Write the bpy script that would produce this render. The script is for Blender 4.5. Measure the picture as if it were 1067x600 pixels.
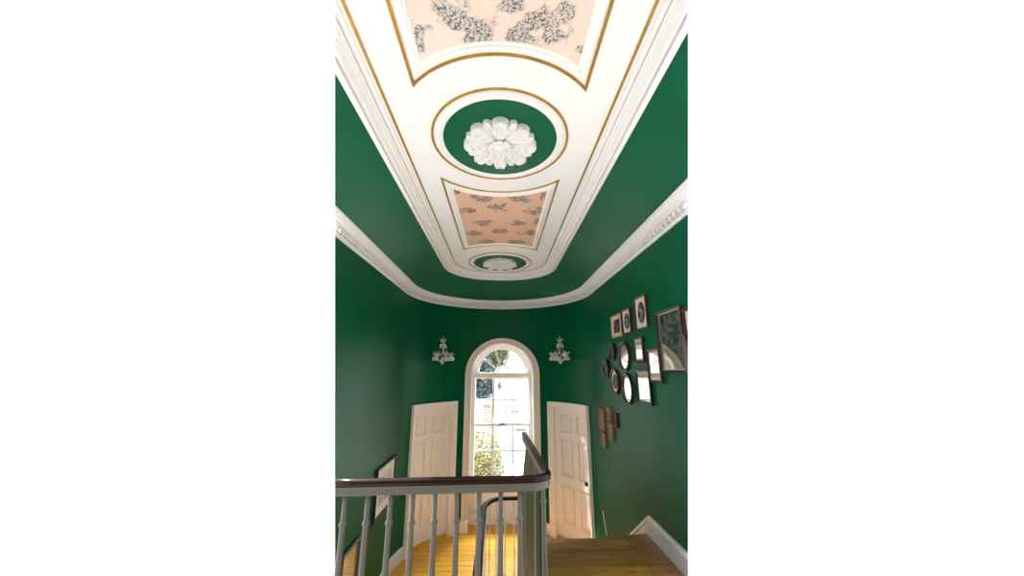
import bpy, bmesh, math, random
from math import sin, cos, pi, sqrt, atan, atan2, radians
from mathutils import Vector, Matrix
random.seed(7)
for o in list(bpy.data.objects): bpy.data.objects.remove(o)
scene = bpy.context.scene
COL = scene.collection

# ------------------------------------------------------------ camera
cam_d = bpy.data.cameras.new('camera'); cam = bpy.data.objects.new('camera', cam_d); COL.objects.link(cam)
cam_d.sensor_fit = 'HORIZONTAL'; cam_d.sensor_width = 36.0; cam_d.lens = 350.0/1067*36
cam_d.clip_start = .05; cam_d.clip_end = 200
EYE = Vector((0, 0, 2.7))
cam.location = EYE
cam.rotation_euler = (radians(90)+atan(84/350.), 0, -radians(1.91))
scene.camera = cam

# ------------------------------------------------------------ world, sun, exposure
w = bpy.data.worlds.new('world'); scene.world = w; w.use_nodes = True
bg = w.node_tree.nodes['Background']; bg.inputs[0].default_value = (1, 1, 1, 1); bg.inputs[1].default_value = 1.15
sd = bpy.data.lights.new('sun', 'SUN'); sd.energy = 10.0; sd.angle = radians(1.5); sd.color = (1, .95, .88)
sun = bpy.data.objects.new('sun', sd); COL.objects.link(sun)
sun.rotation_euler = Vector((.75, -.62, -.90)).to_track_quat('-Z', 'Y').to_euler()
sun.location = (-4, 12, 8)
ad = bpy.data.lights.new('daylight_fill', 'AREA'); ad.energy = 2400; ad.shape = 'RECTANGLE'; ad.size = 3.2; ad.size_y = 2.0; ad.color = (.96, .98, 1)  # unseen area lamp added outside to boost window light on floor and doors
al = bpy.data.objects.new('daylight_fill', ad); COL.objects.link(al); al.location = (-.3, 9.6, 5.6)
al.rotation_euler = (Vector((0, 5.2, .2))-Vector((-.3, 9.6, 5.6))).to_track_quat('-Z', 'Y').to_euler()
vs = scene.view_settings
vs.view_transform = 'Standard'; vs.look = 'None'; vs.gamma = 1.0; vs.exposure = 0.85; vs.use_curve_mapping = False

# ------------------------------------------------------------ helpers
WL = {}
def wloc(o): return WL.get(o, Vector((0, 0, 0)))
def tag(o, label=None, cat=None, group=None, kind=None):
    if label: o['label'] = label
    if cat: o['category'] = cat
    if group: o['group'] = group
    if kind: o['kind'] = kind
    return o
def empty(name, loc, label=None, cat=None, group=None, kind=None, parent=None):
    o = bpy.data.objects.new(name, None); COL.objects.link(o); o.location = Vector(loc)-(wloc(parent) if parent else Vector())
    o.empty_display_size = .1
    if parent: o.parent = parent
    WL[o] = Vector(loc)
    return tag(o, label, cat, group, kind)

# the hall is modelled as a section: it ends at two fixed oblique section planes
SEC = ((Vector((-.8992, -.4237, -.1088)), 1), (Vector((-.8701, .4808, .1084)), -1))
class MB:
    def __init__(s): s.v = []; s.f = []; s.sm = []
    def add(s, vs_, fs, smooth=False):
        n = len(s.v); s.v += [tuple(v) for v in vs_]
        for f in fs: s.f.append(tuple(i+n for i in f)); s.sm.append(smooth)
        return s
    def box(s, a, b):
        x0, y0, z0 = a; x1, y1, z1 = b
        return s.add([(x0,y0,z0),(x1,y0,z0),(x1,y1,z0),(x0,y1,z0),(x0,y0,z1),(x1,y0,z1),(x1,y1,z1),(x0,y1,z1)],
                     [(3,2,1,0),(4,5,6,7),(0,1,5,4),(1,2,6,5),(2,3,7,6),(3,0,4,7)])
    def lathe(s, prof, c=(0,0,0), n=16, axis='z', smooth=True):
        vs_ = []; fs = []
        for r, h in prof:
            for i in range(n):
                a = 2*pi*i/n
                p = (r*cos(a), r*sin(a), h)
                if axis == 'y': p = (p[0], p[2], p[1])
                if axis == 'x': p = (p[2], p[0], p[1])
                vs_.append((c[0]+p[0], c[1]+p[1], c[2]+p[2]))
        for j in range(len(prof)-1):
            for i in range(n): fs.append((j*n+i, j*n+(i+1) % n, (j+1)*n+(i+1) % n, (j+1)*n+i))
        fs.append(tuple(range(n))[::-1]); fs.append(tuple((len(prof)-1)*n+i for i in range(n)))
        return s.add(vs_, fs, smooth)
    def sphere(s, c, r, n=10, m=6, sc=(1,1,1)):
        prof = [(max(r*sin(pi*j/m), r*.02), -r*cos(pi*j/m)) for j in range(m+1)]
        k = len(s.v); s.lathe(prof, (0,0,0), n)
        for i in range(k, len(s.v)):
            v = s.v[i]; s.v[i] = (c[0]+v[0]*sc[0], c[1]+v[1]*sc[1], c[2]+v[2]*sc[2])
        return s
    def tube(s, pts, r, n=8, prof=None, up=Vector((0,0,1)), smooth=True, closed=False):
        """sweep a circle (or prof: list of (side, up)) along pts"""
        pts = [Vector(p) for p in pts]; N = len(pts); vs_ = []; fs = []
        if prof is None: prof = [(r*cos(2*pi*i/n), r*sin(2*pi*i/n)) for i in range(n)]
        n = len(prof)
        for k, p in enumerate(pts):
            if closed: t = pts[(k+1) % N]-pts[k-1]
            else: t = pts[min(k+1, N-1)]-pts[max(k-1, 0)]
            t.normalize()
            u = up if abs(t.dot(up)) < .98 else Vector((0,1,0))
            side = t.cross(u).normalized(); uu = side.cross(t)
            for a, b in prof: vs_.append(p+side*a+uu*b)
        for k in range(N if closed else N-1):
            k2 = (k+1) % N
            for i in range(n): fs.append((k*n+i, k*n+(i+1) % n, k2*n+(i+1) % n, k2*n+i))
        if not closed: fs.append(tuple(range(n))[::-1]); fs.append(tuple((N-1)*n+i for i in range(n)))
        return s.add(vs_, fs, smooth)
    def loft(s, rows, close_u=False, close_v=False, smooth=False, caps=False):
        """rows: list of equal-length point lists"""
        N = len(rows); M = len(rows[0]); vs_ = [p for r in rows for p in r]; fs = []
        for j in range(N if close_v else N-1):
            j2 = (j+1) % N
            for i in range(M if close_u else M-1):
                i2 = (i+1) % M
                fs.append((j*M+i, j*M+i2, j2*M+i2, j2*M+i))
        if caps and close_u:
            fs.append(tuple(range(M))[::-1]); fs.append(tuple((N-1)*M+i for i in range(M)))
        return s.add(vs_, fs, smooth)
    def build(s, name, mat, parent=None, cut=False, bevel=0, origin=None):
        me = bpy.data.meshes.new(name); off = wloc(parent) if parent else Vector()
        if origin is not None: off = Vector(origin)
        me.from_pydata([tuple(Vector(v)-off) for v in s.v], [], s.f)
        for p, q in zip(me.polygons, s.sm): p.use_smooth = q
        bm = bmesh.new(); bm.from_mesh(me)
        bmesh.ops.remove_doubles(bm, verts=bm.verts, dist=1e-5)
        if cut:
            for n_, sg in SEC:
                n_ = n_*sg
                r = bmesh.ops.bisect_plane(bm, geom=list(bm.verts)+list(bm.edges)+list(bm.faces), plane_co=EYE-off, plane_no=n_, clear_outer=True, dist=1e-5)
                ed = [e for e in r['geom_cut'] if isinstance(e, bmesh.types.BMEdge) and e.is_boundary]
                if ed:
                    try: bmesh.ops.holes_fill(bm, edges=ed, sides=0)
                    except Exception: pass
        bmesh.ops.recalc_face_normals(bm, faces=bm.faces)
        bm.to_mesh(me); bm.free()
        me.materials.append(mat)
        o = bpy.data.objects.new(name, me); COL.objects.link(o)
        if parent: o.parent = parent; WL[o] = wloc(parent)
        elif origin is not None: o.location = Vector(origin); WL[o] = Vector(origin)
        if bevel:
            m = o.modifiers.new('bevel', 'BEVEL'); m.width = bevel; m.segments = 2; m.limit_method = 'ANGLE'
        return o
def copy_tree(o, parent=None):
    c = o.copy(); COL.objects.link(c)
    if parent: c.parent = parent
    for ch in list(o.children): copy_tree(ch, c)
    return c

# ------------------------------------------------------------ materials
def mat(name, col, rough=.5, metal=0., spec=.5, noise=0., nscale=8., bump=0., bscale=40., emit=None, trans=0., coat=0.):
    m = bpy.data.materials.new(name); m.use_nodes = True; nt = m.node_tree; b = nt.nodes['Principled BSDF']
    b.inputs['Base Color'].default_value = (*col, 1); b.inputs['Roughness'].default_value = rough
    b.inputs['Metallic'].default_value = metal; b.inputs['Specular IOR Level'].default_value = spec
    b.inputs['Transmission Weight'].default_value = trans; b.inputs['Coat Weight'].default_value = coat
    tc = nt.nodes.new('ShaderNodeTexCoord')
    if noise:
        n = nt.nodes.new('ShaderNodeTexNoise'); n.inputs['Scale'].default_value = nscale; n.inputs['Detail'].default_value = 5
        nt.links.new(tc.outputs['Object'], n.inputs['Vector'])
        r = nt.nodes.new('ShaderNodeValToRGB'); r.color_ramp.elements[0].position = .3; r.color_ramp.elements[1].position = .7
        r.color_ramp.elements[0].color = (*[c*(1-noise) for c in col], 1); r.color_ramp.elements[1].color = (*[min(1, c*(1+noise)) for c in col], 1)
        nt.links.new(n.outputs['Fac'], r.inputs['Fac']); nt.links.new(r.outputs['Color'], b.inputs['Base Color'])
    if bump:
        n = nt.nodes.new('ShaderNodeTexNoise'); n.inputs['Scale'].default_value = bscale; n.inputs['Detail'].default_value = 4
        nt.links.new(tc.outputs['Object'], n.inputs['Vector'])
        bp = nt.nodes.new('ShaderNodeBump'); bp.inputs['Strength'].default_value = bump; bp.inputs['Distance'].default_value = .01
        nt.links.new(n.outputs['Fac'], bp.inputs['Height']); nt.links.new(bp.outputs['Normal'], b.inputs['Normal'])
    return m
def math_node(nt, op, a, b=None, clamp=False):
    n = nt.nodes.new('ShaderNodeMath'); n.operation = op; n.use_clamp = clamp
    for i, x in enumerate((a, b)):
        if x is None: continue
        if isinstance(x, (int, float)): n.inputs[i].default_value = x
        else: nt.links.new(x, n.inputs[i])
    return n.outputs[0]
def planks(name, c1, c2, gap, width=.14, length=3.2, rough=.35, along='x', grain=.3):
    m = bpy.data.materials.new(name); m.use_nodes = True; nt = m.node_tree; b = nt.nodes['Principled BSDF']; L = nt.links
    tc = nt.nodes.new('ShaderNodeTexCoord'); mp = nt.nodes.new('ShaderNodeMapping'); L.new(tc.outputs['Object'], mp.inputs['Vector'])
    if along == 'y': mp.inputs['Rotation'].default_value = (0, 0, pi/2)
    br = nt.nodes.new('ShaderNodeTexBrick'); L.new(mp.outputs[0], br.inputs['Vector'])
    br.inputs['Scale'].default_value = 1; br.inputs['Brick Width'].default_value = length; br.inputs['Row Height'].default_value = width
    br.inputs['Mortar Size'].default_value = .004; br.inputs['Mortar Smooth'].default_value = .2; br.offset = .37
    br.inputs['Color1'].default_value = (*c1, 1); br.inputs['Color2'].default_value = (*c2, 1); br.inputs['Mortar'].default_value = (*gap, 1)
    mp2 = nt.nodes.new('ShaderNodeMapping'); mp2.inputs['Scale'].default_value = (1.2, 14, 1); L.new(mp.outputs[0], mp2.inputs['Vector'])
    n = nt.nodes.new('ShaderNodeTexNoise'); n.inputs['Scale'].default_value = 3; n.inputs['Detail'].default_value = 6; L.new(mp2.outputs[0], n.inputs['Vector'])
    rg = nt.nodes.new('ShaderNodeValToRGB'); rg.color_ramp.elements[0].position = .3; rg.color_ramp.elements[1].position = .72
    rg.color_ramp.elements[0].color = (1-grain, 1-grain*1.1, 1-grain*1.2, 1); rg.color_ramp.elements[1].color = (1.1, 1.08, 1.05, 1)
    L.new(n.outputs['Fac'], rg.inputs['Fac'])
    mx = nt.nodes.new('ShaderNodeMixRGB'); mx.blend_type = 'MULTIPLY'; mx.inputs[0].default_value = 1
    L.new(br.outputs['Color'], mx.inputs[1]); L.new(rg.outputs['Color'], mx.inputs[2]); 
    # knots
    mp3 = nt.nodes.new('ShaderNodeMapping'); mp3.inputs['Scale'].default_value = (2.2, 6, 1); L.new(mp.outputs[0], mp3.inputs['Vector'])
    vo = nt.nodes.new('ShaderNodeTexVoronoi'); vo.inputs['Scale'].default_value = 1.1; L.new(mp3.outputs[0], vo.inputs['Vector'])
    kr = nt.nodes.new('ShaderNodeValToRGB'); kr.color_ramp.elements[0].position = .05; kr.color_ramp.elements[1].position = .11
    kr.color_ramp.elements[0].color = (.35, .22, .12, 1); kr.color_ramp.elements[1].color = (1, 1, 1, 1); L.new(vo.outputs['Distance'], kr.inputs['Fac'])
    mk = nt.nodes.new('ShaderNodeMixRGB'); mk.blend_type = 'MULTIPLY'; mk.inputs[0].default_value = 1
    L.new(mx.outputs[0], mk.inputs[1]); L.new(kr.outputs['Color'], mk.inputs[2]); L.new(mk.outputs[0], b.inputs['Base Color'])
    b.inputs['Roughness'].default_value = rough
    return m
def mirror(name, tint=(.60,.62,.63), rough=.02):
    return mat(name, tint, rough, metal=1.0, noise=.04, nscale=5)
def glazed(name, c1, c2, c3, scale, refl=.25):
    """busy print behind glass: three-colour cells under a coat"""
    m = bpy.data.materials.new(name); m.use_nodes = True; nt = m.node_tree; b = nt.nodes['Principled BSDF']; L = nt.links
    tc = nt.nodes.new('ShaderNodeTexCoord'); n = nt.nodes.new('ShaderNodeTexNoise'); n.inputs['Scale'].default_value = scale; n.inputs['Detail'].default_value = 3
    L.new(tc.outputs['Object'], n.inputs['Vector'])
    r = nt.nodes.new('ShaderNodeValToRGB'); r.color_ramp.interpolation = 'CONSTANT'
    e = r.color_ramp.elements; e[0].position = 0; e[0].color = (*c1, 1); e[1].position = .47; e[1].color = (*c2, 1)
    x = e.new(.56); x.color = (*c3, 1); x = e.new(.62); x.color = (*c1, 1)
    L.new(n.outputs['Fac'], r.inputs['Fac']); L.new(r.outputs['Color'], b.inputs['Base Color'])
    b.inputs['Roughness'].default_value = .6
    g = nt.nodes.new('ShaderNodeBsdfGlossy'); g.inputs['Roughness'].default_value = .02
    mx = nt.nodes.new('ShaderNodeMixShader'); mx.inputs[0].default_value = refl
    L.new(b.outputs[0], mx.inputs[1]); L.new(g.outputs[0], mx.inputs[2]); L.new(mx.outputs[0], nt.nodes['Material Output'].inputs[0])
    return m
def glass(name):
    m = bpy.data.materials.new(name); m.use_nodes = True; nt = m.node_tree; L = nt.links
    t = nt.nodes.new('ShaderNodeBsdfTransparent'); t.inputs[0].default_value = (.98, .99, .99, 1)
    g = nt.nodes.new('ShaderNodeBsdfGlossy'); g.inputs['Roughness'].default_value = .01
    fr = nt.nodes.new('ShaderNodeFresnel'); fr.inputs[0].default_value = 1.5
    f2 = math_node(nt, 'MINIMUM', fr.outputs[0], .6)
    mx = nt.nodes.new('ShaderNodeMixShader'); L.new(f2, mx.inputs[0]); L.new(t.outputs[0], mx.inputs[1]); L.new(g.outputs[0], mx.inputs[2])
    L.new(mx.outputs[0], nt.nodes['Material Output'].inputs[0])
    return m
def toile(name, motifs, base, ink, fine=55., thick=.05):
    """peach wallpaper with scattered engraved vignettes: motifs = (x, y, rx, ry) on the ceiling"""
    m = bpy.data.materials.new(name); m.use_nodes = True; nt = m.node_tree; b = nt.nodes['Principled BSDF']; L = nt.links
    tc = nt.nodes.new('ShaderNodeTexCoord')
    wn = nt.nodes.new('ShaderNodeTexNoise'); wn.inputs['Scale'].default_value = 11; wn.inputs['Detail'].default_value = 3; L.new(tc.outputs['Object'], wn.inputs['Vector'])
    wob = math_node(nt, 'MULTIPLY', math_node(nt, 'SUBTRACT', wn.outputs['Fac'], .5), 3.0)
    best = None
    for (x, y, rx, ry) in motifs:
        mp = nt.nodes.new('ShaderNodeMapping'); mp.vector_type = 'POINT'
        mp.inputs['Location'].default_value = (-x/rx, -y/ry, 0); mp.inputs['Scale'].default_value = (1/rx, 1/ry, 0)
        L.new(tc.outputs['Object'], mp.inputs['Vector'])
        ln = nt.nodes.new('ShaderNodeVectorMath'); ln.operation = 'LENGTH'; L.new(mp.outputs[0], ln.inputs[0])
        best = ln.outputs['Value'] if best is None else math_node(nt, 'MINIMUM', best, ln.outputs['Value'])
    d = math_node(nt, 'ADD', best, wob)
    mask = math_node(nt, 'MULTIPLY', math_node(nt, 'SUBTRACT', 1.05, d), 2.5, True)
    fn = nt.nodes.new('ShaderNodeTexNoise'); fn.inputs['Scale'].default_value = fine; fn.inputs['Detail'].default_value = 2.5; L.new(tc.outputs['Object'], fn.inputs['Vector'])
    rid = math_node(nt, 'ABSOLUTE', math_node(nt, 'SUBTRACT', fn.outputs['Fac'], .5))
    ln_ = math_node(nt, 'MULTIPLY', math_node(nt, 'SUBTRACT', thick, rid), 30, True)
    ink_f = math_node(nt, 'MULTIPLY', mask, math_node(nt, 'ADD', ln_, .24, True))
    cn = nt.nodes.new('ShaderNodeTexNoise'); cn.inputs['Scale'].default_value = 1.6; L.new(tc.outputs['Object'], cn.inputs['Vector'])
    cr = nt.nodes.new('ShaderNodeValToRGB'); cr.color_ramp.elements[0].position = .35; cr.color_ramp.elements[1].position = .65
    cr.color_ramp.elements[0].color = (*base, 1); cr.color_ramp.elements[1].color = (base[0]*1.02, base[1]*1.08, base[2]*1.12, 1)
    L.new(cn.outputs['Fac'], cr.inputs['Fac'])
    mx = nt.nodes.new('ShaderNodeMixRGB'); L.new(ink_f, mx.inputs[0]); L.new(cr.outputs['Color'], mx.inputs[1]); mx.inputs[2].default_value = (*ink, 1)
    L.new(mx.outputs[0], b.inputs['Base Color']); b.inputs['Roughness'].default_value = .8
    return m

GREEN = mat('green_wall_paint', (.0, .098, .040), .40, spec=.13, noise=.10, nscale=1.6, bump=.05, bscale=9)
GREENC = mat('green_cove_paint', (.0, .098, .042), .42, spec=.2, noise=.08, nscale=2.2, bump=.04, bscale=7)
WHITE = mat('white_ceiling_paint', (.86, .86, .86), .6, noise=.02)
PLAST = mat('white_plaster_moulding', (.86, .855, .85), .55, bump=.15, bscale=60)
ROSE = mat('white_carved_plaster', (.80, .80, .80), .6, bump=.9, bscale=55)
GILT = mat('gilding', (.42, .25, .035), .38, metal=.45, noise=.2, nscale=12)
TRIM = mat('warm_white_gloss', (.93, .84, .77), .3, noise=.03)
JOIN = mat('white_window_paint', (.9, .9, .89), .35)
SKIRT = mat('cool_white_skirting', (.74, .76, .80), .35, noise=.05)
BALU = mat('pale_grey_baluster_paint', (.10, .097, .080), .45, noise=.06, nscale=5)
BALU2 = mat('white_slim_baluster_paint', (.66, .60, .54), .4)
MAHO = mat('dark_mahogany', (.016, .003, .002), .32, spec=.25, noise=.35, nscale=10)
PINE = planks('honey_pine_boards', (.88, .47, .03), (.78, .37, .02), (.10, .04, .01), .135, 3.4, .3)
OAKL = planks('worn_landing_boards', (.42, .26, .04), (.30, .16, .05), (.05, .025, .01), .24, 1.9, .3, grain=.45)
OLIVE = mat('olive_paint_and_shade', (.022, .040, .014), .5, spec=.2, noise=.12, nscale=3)  # olive of the apron and string; stands for baluster shade under the handrail
IRON = mat('satin_black_paint', (.004, .003, .004), .6, spec=.1, noise=.1)
BROWN = mat('dark_brown_frame', (.045, .018, .012), .3, noise=.3, nscale=20)
TAN = mat('tan_wood_frame', (.28, .14, .07), .4, noise=.3, nscale=25)
BLACK = mat('black_frame', (.008, .007, .007), .3, noise=.2)
CREAMF = mat('gilt_cream_frame', (.55, .42, .24), .4, noise=.2, nscale=20)
MATB = mat('cream_mount', (.72, .62, .48), .8, noise=.06)
MATW = mat('white_mount', (.85, .85, .82), .8, noise=.03)
DARKP = glazed('dark_portrait_print', (.012, .014, .02), (.05, .07, .09), (.35, .33, .3), 14, .12)
MIRR = mirror('mirror_silver')
BRASS = mat('aged_bronze_knob', (.10, .05, .025), .3, metal=.8, noise=.2)
SILV = mat('silver_metal', (.72, .70, .66), .25, metal=1, noise=.1)
CRYS = mat('crystal', (.9, .87, .84), .08, spec=.9, trans=.2, noise=.05)
GLASS = glass('clear_window_glass')

# ------------------------------------------------------------ plan of the hall
XC, A, YC, B = -.03, 1.47, 5.25, 1.42
def wallY(x): return YC + B*sqrt(max(0, 1-((x-XC)/A)**2))
_pts = []
for i in range(40): _pts.append(Vector((XC-A, -.3+(YC+.3)*i/40)))
for i in range(161):
    a = pi-pi*i/160; _pts.append(Vector((XC+A*cos(a), YC+B*sin(a))))
for i in range(1, 41): _pts.append(Vector((XC+A, YC-(YC+.3)*i/40)))
_s = [0]
for a_, b_ in zip(_pts, _pts[1:]): _s.append(_s[-1]+(b_-a_).length)
def WP(s, d=0., z=0.):
    """point on the wall line at arc length s, d metres into the room"""
    s = max(0, min(_s[-1]-1e-6, s))
    lo, hi = 0, len(_s)-1
    while hi-lo > 1:
        m_ = (lo+hi)//2
        if _s[m_] <= s: lo = m_
        else: hi = m_
    t = (s-_s[lo])/(_s[hi]-_s[lo])
    p = _pts[lo].lerp(_pts[hi], t)
    def tn(i): return (_pts[min(i+1, len(_pts)-1)]-_pts[max(i-1, 0)]).normalized()
    tg = tn(lo).lerp(tn(hi), t).normalized()
    return Vector((p.x+tg.y*d, p.y-tg.x*d, z))
def s_at_x(x): # on the curved end
    best = min(range(40, 201), key=lambda i: abs(_pts[i].x-x))
    return _s[best]
S_A, S_B = _s[40], _s[200]         # ends of the straight sides
def srange(s0, s1, step=.06):
    n = max(1, int(math.ceil((s1-s0)/step))); return [s0+(s1-s0)*i/n for i in range(n+1)]
def cbox(mb, s0, s1, z0, z1, d0, d1, step=.06):
    rows = [[WP(s, d0, z0), WP(s, d1, z0), WP(s, d1, z1), WP(s, d0, z1)] for s in srange(s0, s1, step)]
    return mb.loft(rows, close_u=True, caps=True)
def sweep_wall(mb, s0, s1, prof, step=.06, smooth=False):
    rows = [[WP(s, d, z) for d, z in prof] for s in srange(s0, s1, step)]
    return mb.loft(rows, close_u=True, caps=True, smooth=smooth)

ZC_ = 3.9           # top of the wall shell (behind cornice)
WX, ZS = .035, 2.59 # window axis and springing
DL = (s_at_x(-1.405), s_at_x(-.80)); DR = (s_at_x(.885), s_at_x(1.398))   # architrave outer edges
DTOP = 2.115; ARW = .085
def opening_top(s):
    for a_, b_ in (DL, DR):
        if a_+ARW*.5 < s < b_-ARW*.5: return DTOP-ARW*.5
    return 0.
# ------------------------------------------------------------ walls
TH = .16; LZ_ = 1.16
def wall_piece(name, s0, s1, cut):
    mb = MB()
    br = {s0, s1}
    for a_, b_ in (DL, DR): br |= {a_+ARW*.5, b_-ARW*.5}
    wl, wr = s_at_x(WX-.63), s_at_x(WX+.63); br |= {wl, wr}
    br = sorted(b for b in br if s0 <= b <= s1)
    for p, q in zip(br, br[1:]):
        ss = srange(p, q, .04)
        for u, v in zip(ss, ss[1:]):
            mid = (u+v)/2
            if wl < mid < wr:
                zz = []
                for k in (u, v):
                    x = WP(k).x-WX; zz.append(ZS+sqrt(max(0, .63**2-x*x)))
                rows = [[WP(k, 0, z0), WP(k, 0, 4.1), WP(k, -TH, 4.1), WP(k, -TH, z0)] for k, z0 in ((u, zz[0]), (v, zz[1]))]
            else:
                z0 = opening_top(mid)
                rows = [[WP(k, 0, z0), WP(k, 0, 4.1), WP(k, -TH, 4.1), WP(k, -TH, z0)] for k in (u, v)]
            f = [(0,1,5,4),(1,2,6,5),(2,3,7,6),(3,0,4,7)]
            mb.add(rows[0]+rows[1], f)
    o = mb.build(name, GREEN, cut=cut)
    bm = bmesh.new(); bm.from_mesh(o.data)
    bmesh.ops.remove_doubles(bm, verts=bm.verts, dist=1e-4); bm.to_mesh(o.data); bm.free()
    return tag(o, kind='structure')
for n_, a_, b_, l_ in (('wall_left', 0, S_A, 'straight green left wall carrying the black framed print'), ('wall_end', S_A, S_B, 'curved dark green end wall around the arched window'), ('wall_right', S_B, _s[-1], 'straight green right wall carrying the picture cluster')):
    tag(wall_piece(n_, a_, b_, True), l_, 'wall')

# ------------------------------------------------------------ cove, ceiling
PA, PYC, PB, PN, PX = .885, 5.08, .78, 2.2, -.015
def panel_curve(off, z, N=80, y0=-.2, n=PN):
    a, b = PA-off, PB-off; P = []
    for i in range(20): P.append(Vector((PX-a, y0+(PYC-y0)*i/20, z)))
    for i in range(N+1):
        t = pi-pi*i/N; c, s_ = cos(t), sin(t)
        P.append(Vector((PX+a*math.copysign(abs(c)**(2/n), c), PYC+b*abs(s_)**(2/n), z)))
    for i in range(1, 21): P.append(Vector((PX+a, PYC-(PYC-y0)*i/20, z)))
    return P
def wall_curve(d, z, N=80, y0=-.2):
    P = []
    for i in range(20): P.append(Vector((XC-A+d, y0+(YC-y0)*i/20, z)))
    for i in range(N+1):
        t = pi-pi*i/N; P.append(Vector((XC+(A-d)*cos(t), YC+(B-d)*sin(t), z)))
    for i in range(1, 21): P.append(Vector((XC+A-d, YC-(YC-y0)*i/20, z)))
    return P
mb = MB(); rows = []
lo = wall_curve(.11, 4.005); hi = panel_curve(0, 4.262)
for k in range(9):
    t = k/8; bulge = .035*sin(pi*t)
    rows.append([a_.lerp(b_, t)+Vector((0, 0, bulge)) for a_, b_ in zip(lo, hi)])
tag(mb.loft(rows, smooth=True).build('ceiling_cove', GREENC, cut=True), 'sloping green cove between cornice and white ceiling', 'ceiling', kind='structure')
mb = MB(); pc = panel_curve(.12, 4.35)
n_ = len(pc); h = n_//2
L_, R_ = pc[:h], pc[::-1][:h]
mb.loft([[a_.lerp(b_, k/12) for a_, b_ in zip(L_+[pc[h]], R_+[pc[h]])] for k in range(13)])
tag(mb.build('ceiling', WHITE, cut=True), 'flat white ceiling with gilt lines', 'ceiling', kind='structure')
# stepped moulding round the flat ceiling
prof = [(.0, 4.262), (-.004, 4.25), (.008, 4.243), (.03, 4.245), (.034, 4.292), (.039, 4.292), (.039, 4.264), (.055, 4.27), (.062, 4.288), (.066, 4.305), (.082, 4.31), (.088, 4.322), (.100, 4.326), (.100, 4.345), (.105, 4.345), (.105, 4.330), (.112, 4.338), (.128, 4.342), (.132, 4.352), (.0, 4.36)]
tag(MB().loft([panel_curve(o_, z_) for o_, z_ in prof], close_v=True).build('trim_1', PLAST, cut=True), 'stepped white moulding around the flat ceiling', 'moulding', kind='structure')
# outer gilt line painted on the ceiling
tag(MB().loft([panel_curve(.152, 4.3495), panel_curve(.152, 4.345), panel_curve(.167, 4.345), panel_curve(.167, 4.3495)], close_v=True).build('trim_2', GILT, cut=True),
    'thin gilt line running round the ceiling edge', 'gilt line', kind='structure')
# main cornice, with a carved leaf band
mb = MB()
prof = [(0, 3.86), (.012, 3.86), (.014, 3.878), (.030, 3.884), (.012, 3.893), (.012, 3.94), (.052, 3.944), (.05, 3.953), (.066, 3.958), (.088, 3.968), (.104, 3.982), (.112, 3.996), (.124, 3.998), (.126, 4.014), (.10, 4.02), (0, 4.04)]
mb.loft([wall_curve(d, z) for d, z in prof], close_v=True)
s = .3; k = 0
while s < _s[-1]-.3:
    # acanthus leaf: a small curled tongue; with a dart between
    def LP(ds, d, z): return WP(s+ds, d, z)
    w_ = .022
    mb.add([LP(-w_, .010, 3.936), LP(w_, .010, 3.936), LP(w_*1.1, .050, 3.93), LP(-w_*1.1, .050, 3.93), LP(w_*.7, .052, 3.902), LP(-w_*.7, .052, 3.902), LP(0, .034, 3.888), LP(0, .058, 3.925)],
           [(0,1,2,3),(3,2,7),(2,4,7),(4,5,7),(5,3,7),(4,6,5),(1,4,2),(0,3,5),(1,6,4),(0,5,6)])
    mb.add([LP(.027, .026, 3.93), LP(.035, .026, 3.93), LP(.031, .046, 3.92), LP(.031, .03, 3.893)], [(0,1,2),(1,3,2),(0,2,3)])
    s += .074
tag(mb.build('trim_3', PLAST, cut=True), 'white carved cornice with a leaf band round the hall', 'cornice', kind='structure')

# ------------------------------------------------------------ the part of the hall behind the viewer
YB = -3.6
tag(MB().box((XC-A-TH, YB, LZ_), (XC-A, -.05, 4.1)).build('wall_back_left', GREEN), 'green wall behind the viewer on the left', 'wall', kind='structure')
tag(MB().box((XC+A, YB, LZ_), (XC+A+TH, -.05, 4.1)).build('wall_back_right', GREEN), 'green wall behind the viewer on the right', 'wall', kind='structure')
tag(MB().box((XC-A-TH, YB-TH, LZ_), (XC+A+TH, YB, 4.4)).build('wall_back', GREEN), 'green wall closing the hall behind the viewer', 'wall', kind='structure')
tag(MB().box((XC-A-TH, YB, 4.36), (XC+A+TH, -.05, 4.45)).build('ceiling_back', WHITE), 'white ceiling behind the viewer', 'ceiling', kind='structure')
tag(MB().box((XC-A-TH, YB-TH, LZ_-.15), (XC+A+TH, -.05, LZ_)).build('floor_back', OAKL), 'landing boards behind the viewer', 'landing', kind='structure')

# ------------------------------------------------------------ ceiling panels and medallions
def arc_panel(hw_n, hw_f, cn, rn, cf, rf, z, N=24, y_near=None, off=0.):
    """outline with concave circular ends; near end around (PXc, cn), far end around (PXc, cf); y_near replaces the near arc by a straight end"""
    P = []
    hn, hf = hw_n-off, hw_f-off
    for i in range(N+1):
        x = -hn+2*hn*i/N
        y = cn+sqrt((rn+off)**2-x*x) if cn is not None else y_near+off
        P.append(Vector((PX+x, y, z)))
    for i in range(N+1):
        x = hf-2*hf*i/N
        P.append(Vector((PX+x, cf-sqrt((rf+off)**2-x*x), z)))
    return P
def ring_steps(mb, fn, steps):
    return mb.loft([fn(o_, z_) for o_, z_ in steps], close_u=True, close_v=True)
CI1, CI2 = (PX, 2.195), (PX-.005, 5.155)
PEACH = (.72, .45, .31); INK = (.045, .10, .125)
def px_ceiling(px, py):   # fixed camera geometry used once to read motif positions off the photograph
    th = atan(84/350.); yw = radians(1.91)
    F = Vector((sin(yw)*cos(th), cos(yw)*cos(th), sin(th))); R = Vector((cos(yw), -sin(yw), 0)); U = R.cross(F)
    d = F+R*((px-533.5)/350)+U*((300-py)/350); t = 1.65/d.z
    return d.x*t, d.y*t
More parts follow.
